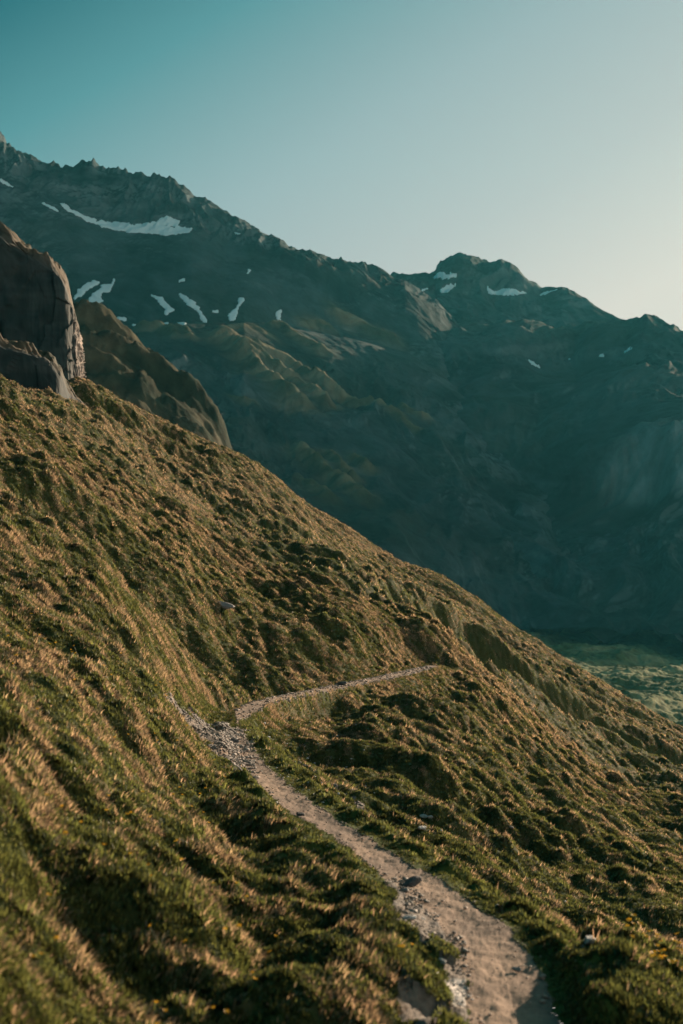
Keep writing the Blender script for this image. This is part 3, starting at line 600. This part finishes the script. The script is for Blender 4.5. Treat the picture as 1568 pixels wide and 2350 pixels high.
# ------------------------------------------------------------------ snow patches: sheets lying on the mountain faces
def largest(m):
    lab = np.where(m, np.arange(m.size).reshape(m.shape) + 1, 0)
    for _ in range(4000):
        n_ = lab.copy()
        for ax in (0, 1):
            a_ = np.roll(lab, 1, ax); b_ = np.roll(lab, -1, ax)
            if ax == 0: a_[0] = 0; b_[-1] = 0
            else: a_[:, 0] = 0; b_[:, -1] = 0
            n_ = np.maximum(n_, np.maximum(a_, b_))
        n_ = np.where(m, n_, 0)
        if (n_ == lab).all(): break
        lab = n_
    u, c = np.unique(lab[lab > 0], return_counts=True)
    return (lab == u[c.argmax()]) if len(u) else m
def snow(mt, poly, label, seed, rag=3.0, lift=1.3, holes=0., band=None):
    PX, Y, Z = mt['PX'], mt['Y'], mt['Z']; PY = CY - Z / Y * F
    pl = np.array(poly, float); x0, x1, y0, y1 = pl[:, 0].min() - 6, pl[:, 0].max() + 6, pl[:, 1].min() - 8, pl[:, 1].max() + 8
    cs = np.nonzero((PX[0] > x0) & (PX[0] < x1))[0]
    if len(cs) < 2: return
    PXs, Ys, Zs_, PYs = (q[:, cs[0]:cs[-1] + 1] for q in (PX, Y, Z, PY))
    vis = PYs <= np.minimum.accumulate(np.concatenate([np.full((1, PYs.shape[1]), 9e9), PYs[:-1]]), 0) + 1.5
    X = (PXs - CX) / F * Ys
    nx = fbm(PXs / 9, PYs / 5, 4, seed) * rag * 2.6; ny = fbm(PXs / 9, PYs / 5, 4, seed + 50) * rag * 2.6
    m = inpoly(PXs + nx, PYs + ny, poly) & vis & (mt['row'][:, cs[0]:cs[-1] + 1] > 20)
    if holes: m &= fbm(PXs / 14, PYs / 3.5, 3, seed + 70) < holes
    m = largest(m)
    if m.sum() < 4: print('no snow', label); return
    fa = grid_faces(*PXs.shape); mf = m.ravel()
    kf_ = fa[mf[fa].sum(1) >= 2]
    inner = np.ones(mf.shape, bool); out_f = fa[mf[fa].sum(1) < 2]; inner[out_f.ravel()] = False
    Zl = Zs_.ravel() + np.where(inner, lift, -.4)
    co = np.stack([X.ravel(), Ys.ravel(), Zl], -1)
    co, fa2, _ = compact(co, kf_)
    tag(mesh_obj('snow_patch', co, fa2, M_snow), label, 'snow patch', 'snow patches left on the mountains')
S = snow
S(MT, [(135,466),(150,468),(165,482),(185,490),(210,500),(240,508),(270,508),(300,514),(330,512),(355,508),(370,500),(380,494),(388,498),(400,503),(412,508),(408,518),(425,522),(443,524),(440,532),(410,536),(385,541),(360,537),(320,535),(280,532),(240,522),(200,508),(170,493),(150,480)], 'long curved snow field under the jagged main ridge', 1, 1.5, holes=.5)
S(MT, [(0,408),(12,414),(24,424),(36,431),(30,431),(12,424),(0,417)], 'thin snow streak at the left edge of the photo high on the ridge', 2, 1, lift=1)
S(MT, [(95,462),(112,470),(130,480),(138,487),(128,484),(112,477),(98,469)], 'short slanting snow streak just left of the long curved snow field', 3, 1.2)
S(MT, [(168,682),(178,668),(190,655),(205,648),(222,645),(234,646),(222,655),(206,664),(196,672),(184,682),(172,688)], 'upper of two leaf shaped snow patches beside the cliff top', 4, 2)
S(MT, [(172,712),(190,700),(205,688),(215,672),(225,664),(240,655),(256,650),(262,636),(266,640),(260,658),(250,668),(238,674),(230,682),(235,692),(222,700),(236,706),(242,716),(225,716),(200,718),(182,718)], 'larger branching snow patch right beside the cliff top', 5, 2.6)
S(MT, [(344,675),(358,680),(372,682),(382,694),(392,704),(402,712),(390,718),(382,725),(374,722),(380,710),(368,698),(356,686)], 'hooked snow patch left of the centre gully', 6, 1.6)
S(MT, [(411,674),(420,675),(432,684),(444,692),(456,704),(464,716),(472,730),(478,742),(468,742),(460,730),(456,718),(444,708),(430,698),(418,688)], 'long narrow snow streak down the centre gully', 7, 1.8)
S(MT, [(405,624),(414,628),(416,640),(428,648),(424,656),(418,664),(412,650),(408,636)], 'broken snow flecks at the head of the centre gully', 8, 3, holes=.05)
S(MT, [(546,686),(562,685),(556,697),(546,706),(544,722),(542,736),(530,739),(523,728),(530,716),(540,708),(548,697)], 'wedge shaped snow patch in the gully above the broad spur', 9, 1.6)
S(MT, [(633,713),(646,710),(645,722),(643,734),(639,744),(632,746),(637,734),(634,724)], 'small upright snow patch right of the wedge shaped one', 10, 1.2)
S(MT, [(486,714),(500,712),(502,718),(490,718)], 'tiny snow fleck between the narrow streak and the wedge', 11, 1)
S(MT, [(268,728),(292,730),(290,738),(272,736)], 'small flat snow fleck right above the lit spur crest', 12, 1.2)
S(MT, [(300,744),(326,745),(324,749),(304,749)], 'faint flat snow line above the hollow right of the lit spur', 13, 1)
S(MT, [(408,742),(428,742),(424,748),(408,748)], 'small flat snow fleck below the hooked patch', 14, 1)
S(MT, [(375,741),(388,741),(386,749),(376,749)], 'tiny snow spot below the hooked patch', 15, 1)
S(MT, [(518,531),(552,536),(550,539),(520,534)], 'thin snow line on the upper slope right of the curved snow field', 16, .6)
S(MT, [(570,618),(576,620),(572,628),(568,630)], 'tiny snow dot high on the mid slope', 17, 1)
S(MF, [(993,636),(1005,628),(1018,624),(1030,630),(1064,627),(1062,636),(1045,634),(1030,641),(1015,637),(1005,640)], 'ragged snow patch under the left side of the blunt summit', 20, 1.6)
S(MF, [(1010,668),(1018,656),(1034,652),(1048,655),(1038,662),(1028,671),(1010,671)], 'compact snow patch below the ragged one under the summit', 21, 1.4)
S(MF, [(1116,652),(1124,662),(1136,668),(1150,664),(1170,660),(1190,668),(1220,666),(1248,664),(1225,672),(1190,676),(1165,678),(1128,677),(1118,670)], 'wide snow band along the shelf right of the summit', 22, 1.6)
S(MF, [(1236,680),(1246,670),(1262,667),(1284,665),(1270,672),(1252,680)], 'slim snow patch at the right end of the snow band', 23, 1.2)
S(MF, [(1207,822),(1220,826),(1232,836),(1250,845),(1240,845),(1224,838),(1212,828)], 'short snow streak low on the hazy slope', 24, 1.2)
S(MF, [(1302,820),(1314,826),(1330,838),(1322,836),(1306,826)], 'second short snow streak low on the hazy slope, farther right', 25, 1.2)
S(MF, [(1372,817),(1386,814),(1390,817),(1376,820)], 'tiny snow fleck right of the short streaks', 26, .8)
S(MF, [(1419,813),(1436,803),(1460,790),(1456,796),(1438,808),(1424,814)], 'slanting snow streak near the right edge under the ridge', 27, 1)
S(MF, [(963,668),(980,660),(984,664),(968,672)], 'small snow fleck at the saddle left of the summit', 28, 1)
print('snow', time.time() - T0)

# ------------------------------------------------------------------ stones
def rock_mesh(name, seed, sub=2, flat=.6, jag=.35):
    import bmesh
    bm = bmesh.new(); bmesh.ops.create_icosphere(bm, subdivisions=sub, radius=1)
    r = np.random.default_rng(seed); pl = [(Vector(r.normal(size=3)).normalized(), r.uniform(.55, .9)) for _ in range(9)]
    for v in bm.verts:
        p = v.co.copy()
        for n_, d in pl:
            k = p.dot(n_)
            if k > d: p -= n_ * (k - d)
        p *= 1 + jag * .25 * (r.uniform() - .5)
        v.co = Vector((p.x, p.y, p.z * flat))
    me = bpy.data.meshes.new(name); bm.to_mesh(me); bm.free(); return me
def stone_tint(me, base, seed):
    r = np.random.default_rng(seed); at = me.color_attributes.new('tint', 'FLOAT_COLOR', 'POINT')
    for i in range(len(me.vertices)):
        k = r.uniform(.8, 1.15); at.data[i].color = (base[0] * k, base[1] * k, base[2] * k, 1)
def boulder(px, Y, size, base, label, seed, flat=.6, rot=(0, 0, 0), sink=.3, cat='rock'):
    me = rock_mesh('rock', seed, 3, flat); stone_tint(me, base, seed); me.materials.append(M_stone)
    o = bpy.data.objects.new('rock', me); sc.collection.objects.link(o)
    z = float(hz(np.array([px]), np.array([Y]))[0]); sx, sy = size
    o.location = ((px - CX) / F * Y, Y, z + sx * flat * (1 - 2 * sink) * .5); o.scale = (sx, sy, (sx + sy) / 2); o.rotation_euler = rot
    return tag(o, label, cat)
def Yat(px, py, ylo=3, yhi=235):
    """distance at which the hillside shows at this spot of the photograph"""
    ys = np.arange(ylo, yhi, .02) if yhi < 60 else np.arange(ylo, yhi, .06)
    p = CY - hz(np.full(len(ys), float(px)), ys) / ys * F
    k = np.nonzero(p <= py)[0]; return float(ys[k[0]]) if len(k) else yhi
pale = (.50, .47, .43); dark = (.07, .07, .068); mid = (.24, .22, .2)
for (px, py, s, b, lb, sd, fl) in [
    (1352, 2166, (.075, .06), pale, 'pale rounded rock in green grass right of the trail', 1, .62),
    (688, 1872, (.075, .06), dark, 'small dark stone on the bare trail at its narrow bend', 2, .6),
    (945, 2032, (.14, .07), dark, 'dark tilted slab at the left edge of the trail', 3, .5),
    (925, 2048, (.09, .05), mid, 'grey slab leaning beside the dark one at the trail edge', 4, .5),
    (938, 2112, (.085, .05), pale, 'larger of two pale flat stones left of the trail', 5, .4),
    (968, 2112, (.05, .035), pale, 'smaller of two pale flat stones left of the trail', 6, .5),
    (785, 1572, (.30, .22), dark, 'dark boulder on the lower edge of the far trail stretch', 7, .5),
    (970, 1905, (.12, .07), pale, 'lowest white stone of the cluster on the slope right of the trail', 8, .5),
    (972, 1876, (.11, .07), pale, 'left white stone at the top of the cluster right of the trail', 9, .6),
    (988, 1880, (.07, .06), pale, 'right white stone at the top of the cluster right of the trail', 10, .6),
    (1012, 1909, (.08, .05), pale, 'small white stone on the right of the cluster', 11, .5),
    (515, 1394, (.55, .3), mid, 'grey flat rock half buried in the upper slope', 12, .35),
    (735, 1172, (2.6, 2.0), mid, 'small crag at the skyline edge of the hillside', 13, .5),
    (1187, 2230, (.05, .03), mid, 'flat stone trodden into the middle of the near trail', 14, .35),
    (1340, 2176, (.03, .02), mid, 'little grey stone at the foot of the pale rounded rock', 15, .5),
    (1015, 2210, (.05, .035), pale, 'white angular stone in the bright gravel patch', 16, .5),
    (535, 1703, (.17, .1), dark, 'dark stone where the gully meets the trail', 17, .5),
    (1140, 2083, (.035, .03), pale, 'white pebble at the right edge of the trail', 18, .6),
    (1172, 1900, (.10, .06), mid, 'grey stone among tussocks on the lower right slope', 19, .5),
    (1296, 2072, (.045, .03), pale, 'white stone at the foot of a dry tussock on the right', 20, .6)]:
    Y = Yat(px, py, 6, 130 if py > 1300 else 235)
    boulder(px, Y, s, b, lb, sd, fl, (.1 * (sd % 3 - 1), .15 * (sd % 4 - 1.5), sd * 1.3))
# loose gravel: nobody could count it
def gravel():
    me0 = [rock_mesh('g%d' % i, 40 + i, 1, .55) for i in range(5)]
    tv = []
    for m in me0:
        v = np.array([p.co[:] for p in m.vertices]); f = np.array([list(p.vertices) for p in m.polygons]); tv.append((v, f)); bpy.data.meshes.remove(m)
    COs, FS, CL = [], [], []; base = 0
    def put(px, Y, s, c):
        nonlocal base
        z = hz(px, Y); X = (px - CX) / F * Y
        for q in range(5):
            k = np.nonzero(np.arange(len(px)) % 5 == q)[0]
            if not len(k): continue
            v, f = tv[q]; a = rng.uniform(0, 6.28, len(k)); ca, sa = np.cos(a)[:, None], np.sin(a)[:, None]
            asp = rng.uniform(.6, 1.5, len(k))[:, None]
            vx = (v[None, :, 0] * ca - v[None, :, 1] * sa * asp) * s[k, None]; vy = (v[None, :, 0] * sa + v[None, :, 1] * ca * asp) * s[k, None]; vz = v[None, :, 2] * s[k, None] * rng.uniform(.6, 1.2, len(k))[:, None]
            COs.append(np.stack([vx + X[k, None], vy + Y[k, None], vz + z[k, None]], -1).reshape(-1, 3))
            FS.append((f[None] + (base + np.arange(len(k)) * len(v))[:, None, None]).reshape(-1, 3)); base += len(k) * len(v)
            CL.append(np.repeat(c[k], len(v), 0))
    idx = np.nonzero(scr.ravel() & (Yg.ravel() < 60))[0]; yy = Yg.ravel()[idx]
    wgt = yy ** 2; pick = rng.choice(idx, 12000, p=wgt / wgt.sum())
    px = G.ravel()[pick] + rng.uniform(-1, 1, len(pick)); Y = Yg.ravel()[pick] + rng.uniform(-.03, .03, len(pick))
    s = (.006 + .0006 * Y) * np.exp(rng.normal(0, .5, len(Y))) * .8
    b = rng.uniform(0, 1, (len(Y), 1)) ** 1.6; c = np.array([.12, .105, .09]) * (1 - b) + np.array([.32, .27, .225]) * b
    wp = whitep.ravel()[pick][:, None]; c = np.where(wp, c * .5 + .3, c); put(px, Y, s, c)
    idx = np.nonzero(trm.ravel() & (Yg.ravel() < 80))[0]; edge = np.clip(D / np.maximum(TH, .1), 0, 1).ravel()[idx]; wgt = Yg.ravel()[idx] ** 1.5 * (.12 + edge ** 4)
    pick = rng.choice(idx, 4200, p=wgt / wgt.sum()); px = G.ravel()[pick]; Y = Yg.ravel()[pick]; s = (.004 + .00055 * Y) * np.exp(rng.normal(0, .5, len(Y))) * .8
    b = rng.uniform(0, 1, (len(Y), 1)); put(px, Y, s, np.array([.24, .18, .14]) * (1 - b) + np.array([.36, .29, .24]) * b)
    # white specks in the turf below the trail junction
    m = 900; Y = rng.uniform(20, 52, m); px = 700 - (Y - 30) * 4 + rng.normal(0, 75, m) + 40; k = bil(NPF, cols, rows, px, Y) < .2; px, Y = px[k], Y[k]
    s = np.exp(rng.normal(0, .3, len(px))) * .0011 * Y * .55; put(px, Y, s + .008, np.full((len(px), 3), .55))
    co = np.concatenate(COs); co[:, 2] += .004
    tag(mesh_obj('gravel', co, np.concatenate(FS), M_stone, np.concatenate(CL), smooth=False), 'loose pale gravel and stone chips along the trail', 'gravel', kind='stuff')
gravel()
# ------------------------------------------------------------------ wildflowers: one each, a stem and a ring of five petals
def flower_mesh(seed):
    r = np.random.default_rng(seed); V, Fc, C = [], [], []
    H = .11; lean = r.uniform(-.02, .02, 2)
    for t, w_ in ((0, .0022), (.5, .0018), (1, .0014)):
        for a in (0, 2.1, 4.2): V.append((lean[0] * t + w_ * math.cos(a), lean[1] * t + w_ * math.sin(a), H * t)); C.append((.06, .1, .02))
    for q in range(2):
        for a in range(3): Fc.append((q * 3 + a, q * 3 + (a + 1) % 3, q * 3 + 3 + (a + 1) % 3, q * 3 + 3 + a))
    cx_, cy_ = lean
    for k in range(6):
        a = k * 1.047 + r.uniform(-.1, .1); b = len(V)
        for rr_, da, dz in ((.002, 0, 0), (.011, -.42, .006), (.016, 0, .008), (.011, .42, .006)):
            V.append((cx_ + rr_ * math.cos(a + da), cy_ + rr_ * math.sin(a + da), H + dz)); C.append((.85, .45, .03))
        Fc.append((b, b + 1, b + 2, b + 3))
    return np.array(V), np.array(Fc), np.array(C)
fm = []
for i in range(3):
    V, Fc, C = flower_mesh(i); o = mesh_obj('wildflower', V, Fc, M_blade, C, smooth=False); fm.append(o.data); bpy.data.objects.remove(o)
def flowers(n_, gen, label, group, sc_=1.):
    for i in range(n_):
        px, Y = gen(); z = float(hz(np.array([px]), np.array([Y]))[0])
        o = bpy.data.objects.new('wildflower', fm[i % 3]); sc.collection.objects.link(o)
        k = sc_ * rng.uniform(.8, 1.3) * (1 + Y / 40); o.scale = (k, k, rng.uniform(.9, 1.5) * (1 + Y / 90)); o.rotation_euler = (rng.uniform(-.5, -.1), rng.uniform(-.3, .5), rng.uniform(0, 6))
        o.location = ((px - CX) / F * Y, Y, z + .03); tag(o, label, 'flower', group)
flowers(36, lambda: (rng.uniform(1440, 1585), rng.uniform(10.7, 13.4)), 'orange yellow flower in the green grass at the lower right', 'orange flowers in the grass at the lower right', 1.35)
flowers(3, lambda: (rng.uniform(925, 955), rng.uniform(10.5, 10.8)), 'orange flower beside the white gravel patch', 'orange flowers beside the white gravel')
flowers(40, lambda: (rng.uniform(20, 640), rng.uniform(7, 13)), 'orange yellow flower in the near grass left of the trail', 'yellow flowers in the near grass on the left')
flowers(60, lambda: (rng.uniform(20, 520), rng.uniform(13, 26)), 'tiny yellow flower on the grassy bank left of the trail', 'yellow flowers on the bank left of the trail')
flowers(18, lambda: (rng.uniform(1080, 1250), rng.uniform(52, 66)), 'tiny yellow flower on the green hump right of the trail', 'yellow flowers on the hump right of the trail', 1.4)
# ------------------------------------------------------------------ haze
bpy.ops.mesh.primitive_cube_add(size=1, location=(600, 1300, 350)); hb = bpy.context.active_object; hb.name = 'haze'; hb.scale = (9600, 5600, 1300)
def vb(nt, N, L, o):
    p = N.new('ShaderNodeVolumePrincipled'); p.inputs['Color'].default_value = (.13, .78, .95, 1); p.inputs['Density'].default_value = 2.3e-5; p.inputs['Anisotropy'].default_value = .35
    L.new(p.outputs[0], o.inputs['Volume'])
hb.data.materials.append(material('haze_air', vb)); tag(hb, 'thin teal haze filling the valley air', 'haze', kind='stuff')
print('zmin', Zg.min(), MT['Z'].min(), MF['Z'].min(), 'done', time.time() - T0)
